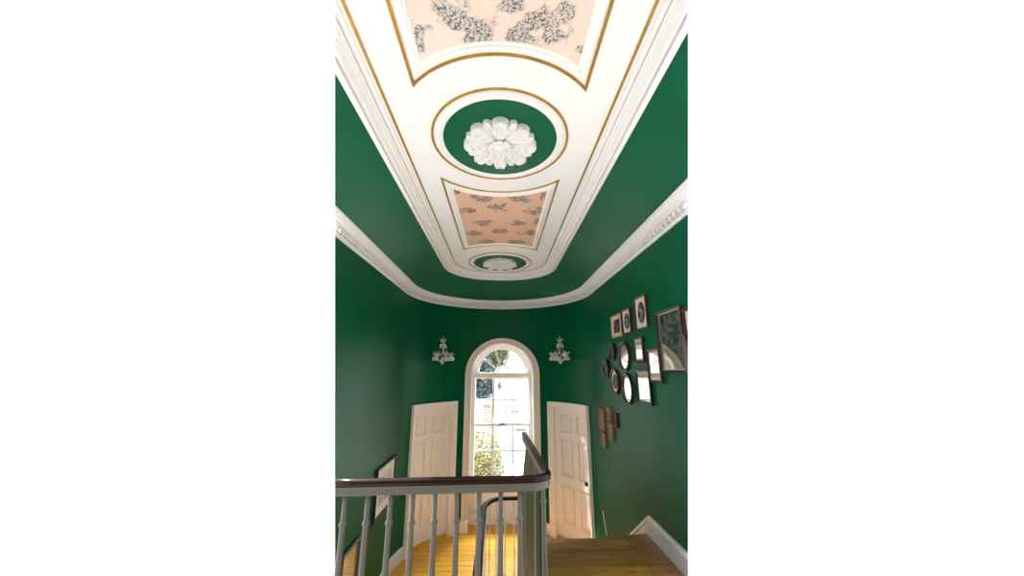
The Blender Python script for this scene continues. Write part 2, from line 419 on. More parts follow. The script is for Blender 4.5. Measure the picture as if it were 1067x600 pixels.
def ceiling_panel(loc, fn, motifs, label, fine, thick, base, near):
    root = empty('ceiling_panel', loc, label, 'ceiling panel')
    mt = toile('toile_wallpaper_'+near, motifs, base, INK, fine, thick)
    P = fn(.088, 4.343); Nn = len(P)//2
    m_ = MB(); m_.loft([[a_.lerp(b_, k/10) for a_, b_ in zip(P[:Nn], P[Nn:][::-1])] for k in range(11)])
    o = m_.build('wallpaper', mt, root, cut=True); o['label'] = 'peach toile wallpaper with blue grey vignettes'
    # re-centre texture coordinates on the world: object coords are local to the root, so shift the motifs there
    ring_steps(MB(), fn, [(0, 4.3505), (0, 4.343), (.016, 4.343), (.016, 4.3505)]).build('gilt_line', GILT, root, cut=True)
    ring_steps(MB(), fn, [(.030, 4.351), (.034, 4.343), (.044, 4.340), (.050, 4.332), (.066, 4.330), (.072, 4.338), (.084, 4.339), (.090, 4.346), (.09, 4.352)]).build('moulding_frame', PLAST, root, cut=True)
    return root
loc1 = (PX, 1.2, 4.35); loc2 = (PX, 3.6, 4.35)
def rel(ms, loc): return [(x-loc[0], y-loc[1], rx, ry) for x, y, rx, ry in ms]
m1 = []
for px, py, rx, ry in ((472, 10, .10, .05), (484, 24, .14, .06), (497, 38, .09, .04), (436, 38, .035, .10), (545, 36, .09, .05), (562, 24, .12, .07), (575, 36, .10, .05), (590, 12, .05, .08), (606, 52, .03, .03), (535, 2, .08, .04)):
    x, y = px_ceiling(px, py); m1.append((x, y, rx*1.05, ry*1.1))
m2 = []
for zx, zy in ((335,185),(625,185),(455,250),(240,280),(715,280),(350,365),(600,365),(455,425),(265,440),(690,438),(370,503),(590,505),(795,160),(140,135),(740,350)):
    x, y = px_ceiling(455+zx*.1417, 180+zy*.1417)
    m2.append((x, y, .115 if zx not in (795, 140, 740) else .04, .085))
ceiling_panel(loc1, lambda o_, z_: arc_panel(.525, .525, None, 0, CI1[1], .72, z_, y_near=.25, off=o_), rel(m1, loc1),
              'large peach toile ceiling panel nearest the viewer, cut by the top edge', 46, .05, (.78, .64, .54), 'near')
ceiling_panel(loc2, lambda o_, z_: arc_panel(.53, .525, CI1[1], .72, CI2[1], .80, z_, off=o_), rel(m2, loc2),
              'peach toile ceiling panel with curved ends between the two rosettes', 34, .06, PEACH, 'far')

def medallion(c, label):
    root = empty('ceiling_medallion', (c[0], c[1], 4.35), label, 'ceiling medallion')
    def circ(r, z, n=64): return [Vector((c[0]+r*cos(2*pi*i/n), c[1]+r*sin(2*pi*i/n), z)) for i in range(n)]
    m_ = MB(); m_.loft([circ(r, 4.344) for r in (.01, .1, .2, .3, .42)], close_u=True)
    m_.build('green_disc', GREENC, root)
    ring_steps(MB(), lambda o_, z_: circ(.505-o_, z_), [(0, 4.3505), (0, 4.343), (.015, 4.343), (.015, 4.3505)]).build('gilt_line', GILT, root)
    ring_steps(MB(), lambda o_, z_: circ(.505-o_, z_), [(.027, 4.351), (.030, 4.343), (.040, 4.341), (.048, 4.332), (.060, 4.330), (.066, 4.338), (.080, 4.339), (.088, 4.347), (.088, 4.352)]).build('moulding_ring', PLAST, root)
    ro = empty('rosette', (c[0], c[1], 4.344), parent=root); ro['label'] = 'white carved plaster flower'
    def petal(R0, R1, w, depth, zb, pits):
        """carved petal along +x hanging below the ceiling: rounded blunt tip, rolled rim, hollow, drilled pits"""
        m_ = MB(); NR, NC = 22, 20; rows_ = []
        for i in range(NR+1):
            t = i/NR; r = R0+(R1-R0)*t
            ww = w*(.36+.64*sin(min(1, t*1.3)*pi/2))*(max(.03, 1-max(0, (t-.74)/.26)**2.4))**.5
            row = []
            for j in range(NC+1):
                u = -1+2*j/NC
                prof_ = (1-abs(u)**5)*(.62+.38*min(1, t*2.2)*(1-max(0, (t-.86)/.14)**2*.6))
                rim = .20*math.exp(-((abs(u)-.72)/.18)**2)-.16*math.exp(-(u/.30)**2)
                z = zb-depth*(prof_+rim*min(1, t*3))
                for (pt_, pu) in pits:
                    z += depth*.55*math.exp(-(((t-pt_)/.035)**2+((u-pu)*w/(R1-R0)/.045)**2))
                row.append(Vector((r, ww*u, z)))
            rows_.append([Vector((row[0].x, row[0].y, zb+.002))]+row+[Vector((row[-1].x, row[-1].y, zb+.002))])
        m_.loft(rows_, smooth=True); m_.add(rows_[-1], [tuple(range(len(rows_[-1])))])
        return m_
    big = petal(.05, .270, .060, .054, 0, [(.45, -.35), (.45, .35), (.68, -.35), (.68, .35)]); small = petal(.06, .264, .034, .036, .0, [(.6, 0)])
    bo = so = None
    for k in range(8):
        a = 2*pi*k/8+pi/2
        if bo is None: o = big.build('petal', ROSE); bo = o
        else: o = bo.copy(); COL.objects.link(o)
        o.parent = ro; o.rotation_euler = (0, 0, a)
        if so is None: q = small.build('petal', ROSE); so = q
        else: q = so.copy(); COL.objects.link(q)
        q.parent = ro; q.rotation_euler = (0, 0, a+pi/8)
    m_ = MB()
    for k in range(12):
        a = 2*pi*k/12
        m_.sphere((.070*cos(a), .070*sin(a), -.052), .019, sc=(1.2, 1.2, .8))
    m_.sphere((0, 0, -.050), .058, 16, 8, sc=(1, 1, .55))
    for k in range(3):
        a = 2*pi*k/3+pi/2
        m_.tube([(.010*cos(a), .010*sin(a), -.084), (.040*cos(a), .040*sin(a), -.080)], .007)
    o = m_.build('flower_centre', ROSE); o.parent = ro
    return root
medallion(CI1, 'round green ceiling medallion with large white flower, nearer the viewer')
medallion(CI2, 'round green ceiling medallion with white flower, far end near the window')

# ------------------------------------------------------------ floors, landing, stairs
def poly_slab(mb, pts, z0, z1):
    n = len(pts); v = [Vector((x, y, z1)) for x, y in pts]+[Vector((x, y, z0)) for x, y in pts]
    f = [tuple(range(n)), tuple(range(n, 2*n))[::-1]]+[(i, (i+1) % n, n+(i+1) % n, n+i) for i in range(n)]
    return mb.add(v, f)
HX0, HX1, HY = -.18, .30, 5.24
corner = [(HX0+.24-.24*cos(a), HY-.40+.40*sin(a)) for a in [pi/2*i/8 for i in range(9)]]
pts = [(-1.7, 1.0), (HX0, 1.0)]+corner+[(HX1, HY), (HX1, 1.0), (1.62, 1.0), (1.62, 6.9), (-1.7, 6.9)]
tag(poly_slab(MB(), pts, -.12, 0).build('floor', PINE, cut=True), 'honey pine floorboards of the lower hall', 'floor', kind='structure')
tag(MB().box((-1.7, 1.0, -2.75), (1.62, 6.9, -2.65)).build('floor_lower', mat('rose_carpet', (.45, .22, .22), .9, noise=.2), cut=True), 'pink carpeted floor at the foot of the stairwell', 'floor', kind='structure')
LZ = 1.16; LX = .25
e0, e1 = (LX, 3.455), (1.44, 3.66)
pts = [(-1.5, -.3), (1.44, -.3), e1, e0, (LX, 2.12), (-1.5, 2.12)]
tag(poly_slab(MB(), pts, LZ-.03, LZ).build('floor_landing', OAKL, cut=True), 'worn dark boards of the upper landing', 'landing', kind='structure')
pts = [(-1.5, 2.0), (LX+.02, 2.0), (LX+.02, 3.42), (1.42, 3.62), (1.42, 3.56), (LX+.06, 3.36), (LX+.06, 1.9), (-1.5, 1.9)]
tag(poly_slab(MB(), pts, LZ-.28, LZ-.03).build('trim_4', OLIVE, cut=True), 'olive green apron under the landing edge', 'trim', kind='structure')
# flight from the lower hall up to the landing
st = empty('staircase', (.86, 4.4, 0), 'wooden stair flight along the right wall down to the lower hall', 'staircase', kind='structure')
NST = 7; rise = LZ/NST; run = .215
for k in range(1, NST):
    y = 3.50+run*k; z = LZ-rise*k
    m_ = MB(); m_.box((LX+.04, y-.03-run*.0, z-.03), (1.435, y+run+.03, z)); m_.build('tread', OAKL, st, cut=True)
    m_ = MB(); m_.box((LX+.06, y+run-.015, z-rise), (1.435, y+run, z-.03)); m_.build('riser', SKIRT, st, cut=True)
m_ = MB()
pts3 = [(3.45, LZ-.03), (3.45+run*NST+.02, .0), (3.45+run*NST-.3, .0), (3.45, LZ-.33)]
m_.loft([[Vector((x, y, z)) for y, z in pts3] for x in (LX+.03, LX+.06)], close_u=True, caps=True).build('string', OLIVE, st)

# ------------------------------------------------------------ skirtings
def skirt_prof(z0, h=.17, t=.022): return [(0, z0), (t, z0), (t, z0+h-.03), (t-.006, z0+h-.022), (t-.008, z0+h-.008), (t-.014, z0+h), (0, z0+h)]
wl, wr = s_at_x(WX-.69), s_at_x(WX+.69)
tag(sweep_wall(MB(), 1.0, DL[0], skirt_prof(0)).build('baseboard_left', SKIRT, cut=True), 'white skirting along the left wall up to the left door', 'skirting', kind='structure')
tag(sweep_wall(MB(), DL[1], wl, skirt_prof(0)).build('baseboard_end_left', TRIM), 'short white skirting between left door and window', 'skirting', kind='structure')
tag(sweep_wall(MB(), wr, DR[0], skirt_prof(0)).build('baseboard_end_right', TRIM), 'short white skirting between window and right door', 'skirting', kind='structure')
tag(sweep_wall(MB(), DR[1], S_B+.2, skirt_prof(0)).build('baseboard_end_corner', TRIM), 'short skirting beside the right door', 'skirting', kind='structure')
xw = XC+A
mb = MB()
for t0, z_in in ((.0, 0),):
    prof_y = [(-.3, LZ), (3.60, LZ)]
    rows = []
    for y, zb in ((-.3, LZ), (3.585, LZ), (3.62, LZ-.06), (5.05, LZ-.06-1.43*.70)):
        zt = (LZ+.175) if y < 3.6 else (LZ+.175-(y-3.585)*.70)
        if y > 3.6: zb = zt-.26
        rows.append([Vector((xw, y, zb)), Vector((xw-.022, y, zb)), Vector((xw-.022, y, zt-.04)), Vector((xw-.034, y, zt-.036)), Vector((xw-.036, y, zt-.018)), Vector((xw-.026, y, zt-.012)), Vector((xw-.022, y, zt)), Vector((xw, y, zt))])
    mb.loft(rows, close_u=True, caps=True)
tag(mb.build('baseboard_right', SKIRT, cut=True), 'white moulded skirting of the landing dropping down the stair', 'skirting', kind='structure')

# ------------------------------------------------------------ doors
def make_door(name, ss, knob_left, label):
    s0, s1 = ss; c = WP((s0+s1)/2, 0, 0)
    root = empty(name, c, label, 'door', kind='structure')
    # architrave (head follows the curved wall)
    m_ = MB()
    for (z0, z1, a_, b_) in ((0, DTOP, s0, s0+ARW), (0, DTOP, s1-ARW, s1), (DTOP-ARW, DTOP, s0, s1)):
        cbox(m_, a_, b_, z0, z1, -.01, .024)
    for (z0, z1, a_, b_) in ((0, DTOP+.012, s0-.012, s0+.014), (0, DTOP+.012, s1-.014, s1+.012), (DTOP-.014, DTOP+.012, s0-.012, s1+.012)):
        cbox(m_, a_, b_, z0, z1, -.01, .050)
    for (a_, b_) in ((s0-.014, s0+ARW+.004), (s1-ARW-.004, s1+.014)): cbox(m_, a_, b_, 0, .17, -.01, .04)
    m_.build('architrave', TRIM, root, bevel=.003)
    # lining of the reveal
    m_ = MB(); a0, a1 = s0+ARW-.006, s1-ARW+.006
    cbox(m_, a0-.03, a0, 0, DTOP-ARW+.03, -.20, 0); cbox(m_, a1, a1+.03, 0, DTOP-ARW+.03, -.20, 0); cbox(m_, a0-.03, a1+.03, DTOP-ARW, DTOP-ARW+.03, -.20, 0)
    m_.build('door_lining', TRIM, root)
    cbox(MB(), a0-.02, a1+.02, .0, .012, -.2, .01).build('threshold', PINE, root)
    # leaf
    D0, D1 = -.115, -.062; zt = DTOP-ARW; lw = a1-a0; stile = .10; mid = (a0+a1)/2
    m_ = MB()
    cbox(m_, a0, a0+stile, .014, zt, D0, D1); cbox(m_, a1-stile, a1, .014, zt, D0, D1); cbox(m_, mid-.05, mid+.05, .014, zt, D0, D1)
    railz = [(.014, .22), (.80, .93), (1.52, 1.62), (zt-.11, zt)]
    for z0, z1 in railz: cbox(m_, a0, a1, z0, z1, D0, D1-.0005)
    for pa, pb in ((a0+stile, mid-.05), (mid+.05, a1-stile)):
        for (zz0, zz1) in zip([r[1] for r in railz[:-1]], [r[0] for r in railz[1:]]):
            cbox(m_, pa, pb, zz0, zz1, D0, D1-.034)
            cbox(m_, pa+.035, pb-.035, zz0+.035, zz1-.035, D0, D1-.016)
            for q in ((pa, pa+.012, zz0, zz1), (pb-.012, pb, zz0, zz1), (pa, pb, zz0, zz0+.012), (pa, pb, zz1-.012, zz1)):
                cbox(m_, q[0], q[1], q[2], q[3], D0, D1-.012)
    leaf = m_.build('door_leaf', TRIM, root, bevel=.002)
    ks = a0+.09 if knob_left else a1-.10
    p0 = WP(ks, D1, .87 if knob_left else .95); p1 = WP(ks, D1+.05, p0.z)
    d_ = (p1-p0).normalized()
    m_ = MB(); m_.tube([p0, p0+d_*.006], .026, 14); m_.tube([p0, p0+d_*.035], .009, 10); m_.sphere(p0+d_*.055, .031, 12, 8)
    m_.build('door_knob', BRASS, leaf)
    # dark room behind the leaf is closed by a back panel
    cbox(MB(), a0-.03, a1+.03, 0, zt+.03, -.215, -.20).build('backing', TRIM, root)
    return root
make_door('door_1', DL, True, 'white six-panel door left of the arched window')
make_door('door_2', DR, False, 'white six-panel door right of the arched window')

# ------------------------------------------------------------ the arched window
def arch_path(r, N=32, z0=0.):
    P = [(-r, z0+(ZS-z0)*i/8) for i in range(8)]
    P += [(-r*cos(pi*i/N), ZS+r*sin(pi*i/N)) for i in range(N+1)]
    P += [(r, ZS-(ZS-z0)*i/8) for i in range(1, 9)]
    return P
win = empty('window_1', (WX, 6.6, 0), 'tall round-headed sash window with fanlight in the curved end wall', 'window', kind='structure')
def yfront(x, d): return wallY(WX+x)-d
# architrave profile: list of (radius, projection in front of the wall)
prof = [(.575, -.05), (.575, .012), (.585, .022), (.600, .022), (.606, .030), (.640, .030), (.646, .040), (.668, .044), (.684, .052), (.692, .050), (.692, -.06)]
m_ = MB(); rows = []
for r, d in prof: rows.append([Vector((WX+x, yfront(x, d), z)) for x, z in arch_path(r)])
m_.loft(rows, close_v=False)
m_.build('architrave', mat('taupe_white_architrave', (.66, .57, .48), .35, noise=.04), win)
m_ = MB()
for sg in (-1, 1):
    x0, x1 = sorted((WX+sg*.57, WX+sg*.70)); yy = min(wallY(x0), wallY(x1))-.065
    m_.box((x0, yy, 0), (x1, yy+.12, .18))
m_.build('plinth_block', TRIM, win, bevel=.004)
YS = 6.80
m_ = MB(); rows = [[Vector((WX+x, yfront(x, -.0), z)) for x, z in arch_path(.58)], [Vector((WX+x, YS+.14, z)) for x, z in arch_path(.575)], [Vector((WX+x, YS+.14, z)) for x, z in arch_path(.75)]]
m_.loft(rows); m_.build('reveal', JOIN, win)
# fixed outer frame around sashes and fanlight
def ring_xz(mb, r0, r1, y0, y1, z0=.0):
    rows = []
    for (r, y) in ((r0, y0), (r1, y0), (r1, y1), (r0, y1)): rows.append([Vector((WX+x, y, z)) for x, z in arch_path(r, z0=z0)])
    return mb.loft(rows, close_v=True)
m_ = MB(); ring_xz(m_, .515, .60, YS-.03, YS+.08, .62)
fr = m_.build('window_frame', JOIN, win)
# fanlight
m_ = MB(); N = 32
def fan_ring(r0, r1, y0, y1):
    rows = [[Vector((WX-r*cos(pi*i/N), y, ZS+.03+r*sin(pi*i/N))) for i in range(N+1)] for r, y in ((r0, y0), (r1, y0), (r1, y1), (r0, y1))]
    m_.loft(rows, close_v=True)
fan_ring(.455, .56, YS-.01, YS+.05); fan_ring(.125, .155, YS, YS+.045)
for a in (36, 72, 108, 144):
    a = radians(a); c_, s_ = cos(a), sin(a); w_ = .013
    p = [Vector((WX-c_*r-s_*t, y, ZS+.03+s_*r-c_*t)) for r in (.14, .47) for (t, y) in ((-w_, YS), (w_, YS), (w_, YS+.04), (-w_, YS+.04))]
    m_.add(p, [(0,1,2,3),(7,6,5,4),(0,4,5,1),(1,5,6,2),(2,6,7,3),(3,7,4,0)])
m_.build('fanlight', JOIN, win)
tr = MB(); tr.box((WX-.57, YS-.05, 2.53), (WX+.57, YS+.06, 2.60)); tr.box((WX-.57, YS-.07, 2.60), (WX+.57, YS+.06, 2.622)); tr.build('transom', TRIM, win, bevel=.004)
def sash(y, z0, z1, zbars, name, bot, top):
    m_ = MB()
    m_.box((WX-.56, y, z0), (-.478, y+.04, z1)); m_.box((.537, y, z0), (WX+.56, y+.04, z1))
    m_.box((WX-.56, y, z0), (WX+.56, y+.04, z0+bot)); m_.box((WX-.56, y, z1-top), (WX+.56, y+.04, z1))
    for x0, x1 in ((-.155, -.110), (.222, .255)): m_.box((x0, y+.004, z0), (x1, y+.036, z1))
    for zb in zbars: m_.box((WX-.55, y+.005, zb-.016), (WX+.55, y+.035, zb+.016))
    s_ = m_.build(name, JOIN, win, bevel=.003)
    g = MB().box((WX-.53, y+.018, z0+.01), (WX+.53, y+.021, z1-.01)).build('glass', GLASS, s_)
    return s_
sash(YS+.045, 1.63, 2.54, [2.11], 'upper_sash', .05, .03)
lo_ = sash(YS, .66, 1.69, [1.21], 'lower_sash', .10, .05)
m_ = MB(); m_.box((WX-.06, YS-.02, 1.665), (WX+.06, YS+.0, 1.685)); m_.sphere((WX, YS-.02, 1.70), .014); m_.build('sash_fastener', BRASS, lo_)
m_ = MB(); m_.lathe([(.012, 0), (.016, .012), (.004, .02)], (WX-.545, YS-.025, 1.66), 8, 'y'); m_.lathe([(.012, 0), (.016, .012), (.004, .02)], (WX+.56, YS-.025, 1.66), 8, 'y'); m_.build('sash_stop', BRASS, lo_)
# fan glass
m_ = MB(); m_.add([Vector((WX, YS+.025, ZS+.03))]+[Vector((WX-.47*cos(pi*i/N), YS+.025, ZS+.03+.47*sin(pi*i/N))) for i in range(N+1)], [(0, i, i+1) for i in range(1, N+1)])
m_.build('fanlight_glass', GLASS, win)
# sill and panelled apron below
MB().box((WX-.58, YS-.09, .60), (WX+.58, YS+.12, .66)).build('window_sill', JOIN, win, bevel=.006)
m_ = MB(); ya = YS+.03
m_.box((WX-.58, ya, 0), (WX+.58, ya+.05, .60)); m_.box((WX-.58, ya-.03, 0), (WX+.58, ya, .15))
for x0, x1 in ((WX-.50, WX-.02), (WX+.02, WX+.50)):
    for q in ((x0, x0+.02, .20, .55), (x1-.02, x1, .20, .55), (x0, x1, .20, .22), (x0, x1, .53, .55)): m_.box((q[0], ya-.014, q[2]), (q[1], ya, q[3]))
m_.build('apron_panel', TRIM, win, bevel=.003)
tag(MB().box((WX-.575, 6.35, -.11), (WX+.575, YS+.04, .0015)).build('floor_recess', PINE), 'pine boards in the window recess', 'floor', kind='structure')

# ------------------------------------------------------------ upper balustrade
RZ = 2.118
bal = empty('balustrade', (-.3, 2.08, LZ), 'landing balustrade with dark mahogany handrail and grey painted balusters', 'balustrade')
cr = .11
path = [(-1.6+.1*i, 2.08-.035*(.2-(-1.6+.1*i))) for i in range(18)]
path = [p for p in path if p[0] < .16]+[(.17+cr*sin(a), 2.08+cr-cr*cos(a)) for a in [pi/2*i/8 for i in range(9)]]
x0_, y0_ = path[-1]
path += [(x0_+(.228-x0_)*i/10, y0_+(3.42-y0_)*i/10) for i in range(1, 11)]
rail_prof = [(-.020, 0), (-.027, .008), (-.030, .020), (-.026, .034), (-.014, .043), (0, .046), (.014, .043), (.026, .034), (.030, .020), (.027, .008), (.020, 0)]
rail_prof = [(a_*.8, b_*.78) for a_, b_ in rail_prof]
def P3(z): return [Vector((x, y, z)) for x, y in path]
MB().tube(P3(RZ-.036), 0, prof=rail_prof).build('handrail', MAHO, bal, cut=True)
sub = [(-.015, 0), (-.018, .005), (-.018, .034), (-.021, .038), (-.021, .044), (.021, .044), (.021, .038), (.018, .034), (.018, .005), (.015, 0)]
MB().tube(P3(RZ-.080), 0, prof=sub, smooth=False).build('sub_rail', BALU, bal, cut=True)
# run down the stair
dpath = [Vector((.228, 3.42, RZ-.036)), Vector((.245, 3.50, RZ-.06)), Vector((.275, 3.60, RZ-.12))]+[Vector((.29, 3.70+.2*i, RZ-.185-.157*i)) for i in range(7)]
MB().tube(dpath, 0, prof=rail_prof).build('stair_handrail', MAHO, bal)
H = RZ-.078-LZ
bp = [(.0125, 0), (.0125, -.125), (.0145, -.128), (.0195, -.137), (.0195, -.143), (.0145, -.152), (.0135, -.158), (.0185, -.62), (.0215, -.70), (.0185, -.735), (.013, -.752), (.020, -.765), (.020, -.775), (.014, -.785), (.0175, -.80), (.0175, -H)]
bm0 = MB().lathe([(r, z) for r, z in bp][::-1], (0, 0, 0), 14)
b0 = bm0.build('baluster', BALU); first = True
def put_bal(x, y, z, src, parent, sz=1.):
    global first
    o = src if first else src.copy()
    if not first: COL.objects.link(o)
    first = False; o.parent = parent; o.location = Vector((x, y, z))-wloc(parent); o.scale = (1, 1, sz); return o
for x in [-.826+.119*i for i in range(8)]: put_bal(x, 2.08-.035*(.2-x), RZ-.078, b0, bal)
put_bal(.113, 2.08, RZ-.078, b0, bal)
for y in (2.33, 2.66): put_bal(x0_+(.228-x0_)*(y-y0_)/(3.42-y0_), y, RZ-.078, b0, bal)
m_ = MB(); m_.loft([[Vector((x, y, z)) for x, y in ((.262, 2.50), (.238, 3.40), (.256, 3.40), (.280, 2.50))] for z in (LZ, RZ-.07)], close_u=True, caps=True)  # solid board added in place of the far balusters, dark for their shade
ip = m_.build('shaded_baluster_panel', OLIVE, bal); ip['label'] = 'dark olive board standing in for the shaded balusters under the receding handrail'
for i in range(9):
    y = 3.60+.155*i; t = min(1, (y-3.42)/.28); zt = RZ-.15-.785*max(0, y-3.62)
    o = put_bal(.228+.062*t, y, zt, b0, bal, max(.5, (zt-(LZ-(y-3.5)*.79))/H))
# ------------------------------------------------------------ lower guard round the stairwell
low = empty('stairwell_guard', (-.17, 4.9, 0), 'lower curved stairwell guard with slim white balusters and black handrail', 'balustrade')
gz = .95; rr = .24
gp = [(-.165-.045*(i/14), 1.6+(4.86-1.6)*i/14) for i in range(15)]
gp += [(-.21+rr-rr*cos(a), 4.86+.41*sin(a)) for a in [pi/2*i/9 for i in range(1, 10)]]+[(.10, 5.272), (.16, 5.274), (.22, 5.275), (.31, 5.276)]
gprof = [(a_*1.75, b_*1.2) for a_, b_ in rail_prof]
MB().tube([Vector((x, y, gz-.037)) for x, y in gp], 0, prof=gprof).build('handrail', IRON, low)
MB().tube([Vector((x, y, gz-.055)) for x, y in gp], 0, prof=[(-.012, 0), (.012, 0), (.012, .018), (-.012, .018)], smooth=False).build('sub_rail', BALU2, low)
bp2 = [(.007, 0), (.008, -.5), (.010, -.56), (.014, -.60), (.009, -.62), (.015, -.64), (.010, -.67), (.012, -.78), (.009, -.84), (.014, -.86), (.014, -.895)]
b1 = MB().lathe(bp2[::-1], (0, 0, 0), 10).build('baluster', BALU2); first = True
gl = [0]
for p, q in zip(gp, gp[1:]): gl.append(gl[-1]+math.dist(p, q))
t = .08
while t < gl[-1]-.02:
    for i in range(len(gp)-1):
        if gl[i] <= t <= gl[i+1]:
            f = (t-gl[i])/(gl[i+1]-gl[i]); put_bal(gp[i][0]+f*(gp[i+1][0]-gp[i][0]), gp[i][1]+f*(gp[i+1][1]-gp[i][1]), gz-.05, b1, low); break
    t += .125
MB().box((.30, 5.25, 0), (.35, 5.30, gz+.02)).build('newel_post', BALU2, low, bevel=.006)

# ------------------------------------------------------------ pictures
def frame_on_wall(side, y0, y1, z0, z1, fm, kind, label, name='framed_picture', cat='picture', fw=.018, dep=.03, matm=MATB, mw=.02, art=None, oval=False, skew=0., tilt=0., group=None, cut=False, inner=None):
    """side +1 = right wall (faces -x), -1 = left wall (faces +x); y/z extents of the outer frame"""
    xw_ = (XC+A) if side > 0 else (XC-A)
    cy, cz = (y0+y1)/2, (z0+z1)/2; hy, hz = abs(y1-y0)/2, abs(z1-z0)/2
    root = empty(name, (xw_, cy, cz), label, cat, group)
    def pt(u, v, d): # u along y, v up, d into the room ; the frame hangs square, tilt = lean of the top
        return Vector((xw_-side*(d+.002+tilt*(v+hz)), cy+u+skew*v, cz+v))
    def loop(hy_, hz_, d):
        if oval: return [pt(hy_*cos(2*pi*i/32), hz_*sin(2*pi*i/32), d) for i in range(32)]
        return [pt(-hy_, -hz_, d), pt(hy_, -hz_, d), pt(hy_, hz_, d), pt(-hy_, hz_, d)]
    m_ = MB(); m_.loft([loop(hy, hz, 0), loop(hy, hz, dep*.8), loop(hy-fw*.3, hz-fw*.3, dep), loop(hy-fw*.7, hz-fw*.7, dep*.9), loop(hy-fw, hz-fw, dep*.45), loop(hy-fw, hz-fw, 0)], close_u=True, close_v=True, smooth=False)
    m_.build('frame', fm, root, cut=cut)
    def disc(hy_, hz_, d, nm, m, ov=False, par=root):
        if ov and not oval: L2 = [pt(hy_*cos(2*pi*i/32), hz_*sin(2*pi*i/32), d) for i in range(32)]
        else: L2 = loop(hy_, hz_, d)
        b_ = [v+Vector((side*.003, 0, 0)) for v in L2]
        mm = MB().loft([b_, L2], close_u=True, caps=True); return mm.build(nm, m, par, cut=cut)
    if kind == 'mirror': disc(hy-fw, hz-fw, dep*.4, 'mirror_glass', art or MIRR)
    elif kind == 'bevelled':
        disc(hy-fw, hz-fw, dep*.35, 'mount', matm); disc(hy-fw-mw, hz-fw-mw, dep*.45, 'mirror_glass', art or MIRR)
    elif kind == 'portrait':   # mount with dark oval portrait of a seated figure
        disc(hy-fw, hz-fw, dep*.30, 'mount', matm)
        disc(hy*.55, hz*.66, dep*.38, 'oval_print', art or DARKP, ov=True)
        f_ = MB(); f_.loft([[pt(hy*.17*cos(a)*q, hz*.22*sin(a)*q-hz*.28, dep*.42) for a in [2*pi*i/16 for i in range(16)]] for q in (1, .02)], close_u=True)
        f_.build('figure', mat('portrait_grey', (.14, .16, .2), .7, noise=.3, nscale=40), root)
        f_ = MB(); f_.loft([[pt(hy*.13*cos(a)*q, hz*.12*sin(a)*q+hz*.12, dep*.43) for a in [2*pi*i/16 for i in range(16)]] for q in (1, .02)], close_u=True)
        f_.build('head', mat('portrait_pale', (.5, .45, .4), .7), root)
    elif kind == 'print':
        disc(hy-fw, hz-fw, dep*.30, 'mount', matm); disc(hy-fw-mw, hz-fw-mw, dep*.36, 'print', art)
    elif kind == 'solid':
        disc(hy-fw, hz-fw, dep*.45, 'print', art)
    return root
G = 'framed pictures clustered on the right wall'
frame_on_wall(1, 3.93, 4.25, 3.075, 3.345, CREAMF, 'print', 'small cream framed photograph, leftmost of the top row of three', fw=.018, mw=.035, art=DARKP, group=G, skew=.0)
frame_on_wall(1, 3.62, 3.88, 3.085, 3.36, BROWN, 'portrait', 'small cream mounted oval portrait, middle of the top row of three', fw=.014, group=G)
frame_on_wall(1, 3.19, 3.49, 3.085, 3.425, BROWN, 'portrait', 'larger cream mounted oval portrait, rightmost and highest of the top row', fw=.018, group=G)
BIGART = glazed('dense_floral_print', (.02, .03, .05), (.16, .17, .19), (.42, .33, .12), 24, .58)
frame_on_wall(1, 2.575, 3.005, 2.668, 3.195, BROWN, 'print', 'largest glazed picture of dark florals reflecting the arched window', fw=.022, dep=.035, mw=.006, art=BIGART, matm=MATW, group=G, cut=True)
frame_on_wall(1, 2.20, 2.555, 2.955, 3.15, BROWN, 'print', 'partly seen cream framed picture at the right edge of the photograph', fw=.02, mw=.10, art=BIGART, group=G, cut=True)
frame_on_wall(1, 3.35, 3.59, 2.762, 3.012, BROWN, 'bevelled', 'small upright brown framed mirror under the largest oval portrait', fw=.022, mw=.018, group=G)
frame_on_wall(1, 3.012, 3.28, 2.572, 2.882, BROWN, 'bevelled', 'upright brown framed mirror just left of and below the large floral picture', fw=.024, mw=.018, group=G)
frame_on_wall(1, 3.26, 3.60, 2.36, 2.688, BLACK, 'bevelled', 'squarish black framed mirror at the bottom right of the cluster', fw=.024, mw=.012, group=G)
frame_on_wall(1, 4.19, 4.45, 2.795, 3.023, BLACK, 'solid', 'small black oval frame, uppermost left of the ovals', 'oval_picture', 'oval picture', fw=.032, art=DARKP, oval=True, group=G)
frame_on_wall(1, 4.47, 4.78, 2.567, 2.833, BLACK, 'solid', 'small black oval frame, farthest left in the picture cluster', 'oval_picture', 'oval picture', fw=.045, art=DARKP, oval=True, group=G)
frame_on_wall(1, 4.13, 4.46, 2.385, 2.70, BROWN, 'print', 'brown oval frame with a cream mounted portrait, lowest left of the ovals', 'oval_picture', 'oval picture', fw=.03, mw=.04, art=DARKP, oval=True, group=G)
frame_on_wall(1, 3.73, 4.09, 2.668, 3.012, BROWN, 'mirror', 'large upright oval mirror, upper of the two oval mirrors', 'oval_mirror', 'mirror', fw=.035, oval=True, group=G)
frame_on_wall(1, 3.72, 4.04, 2.31, 2.652, BROWN, 'mirror', 'oval mirror at the foot of the cluster, lower of the two', 'oval_mirror', 'mirror', fw=.030, oval=True, group=G)
PHOTO = glazed('sepia_strip_print', (.20, .10, .05), (.34, .19, .10), (.10, .05, .03), 14, .08)
G2 = 'small tan frames low on the right wall'
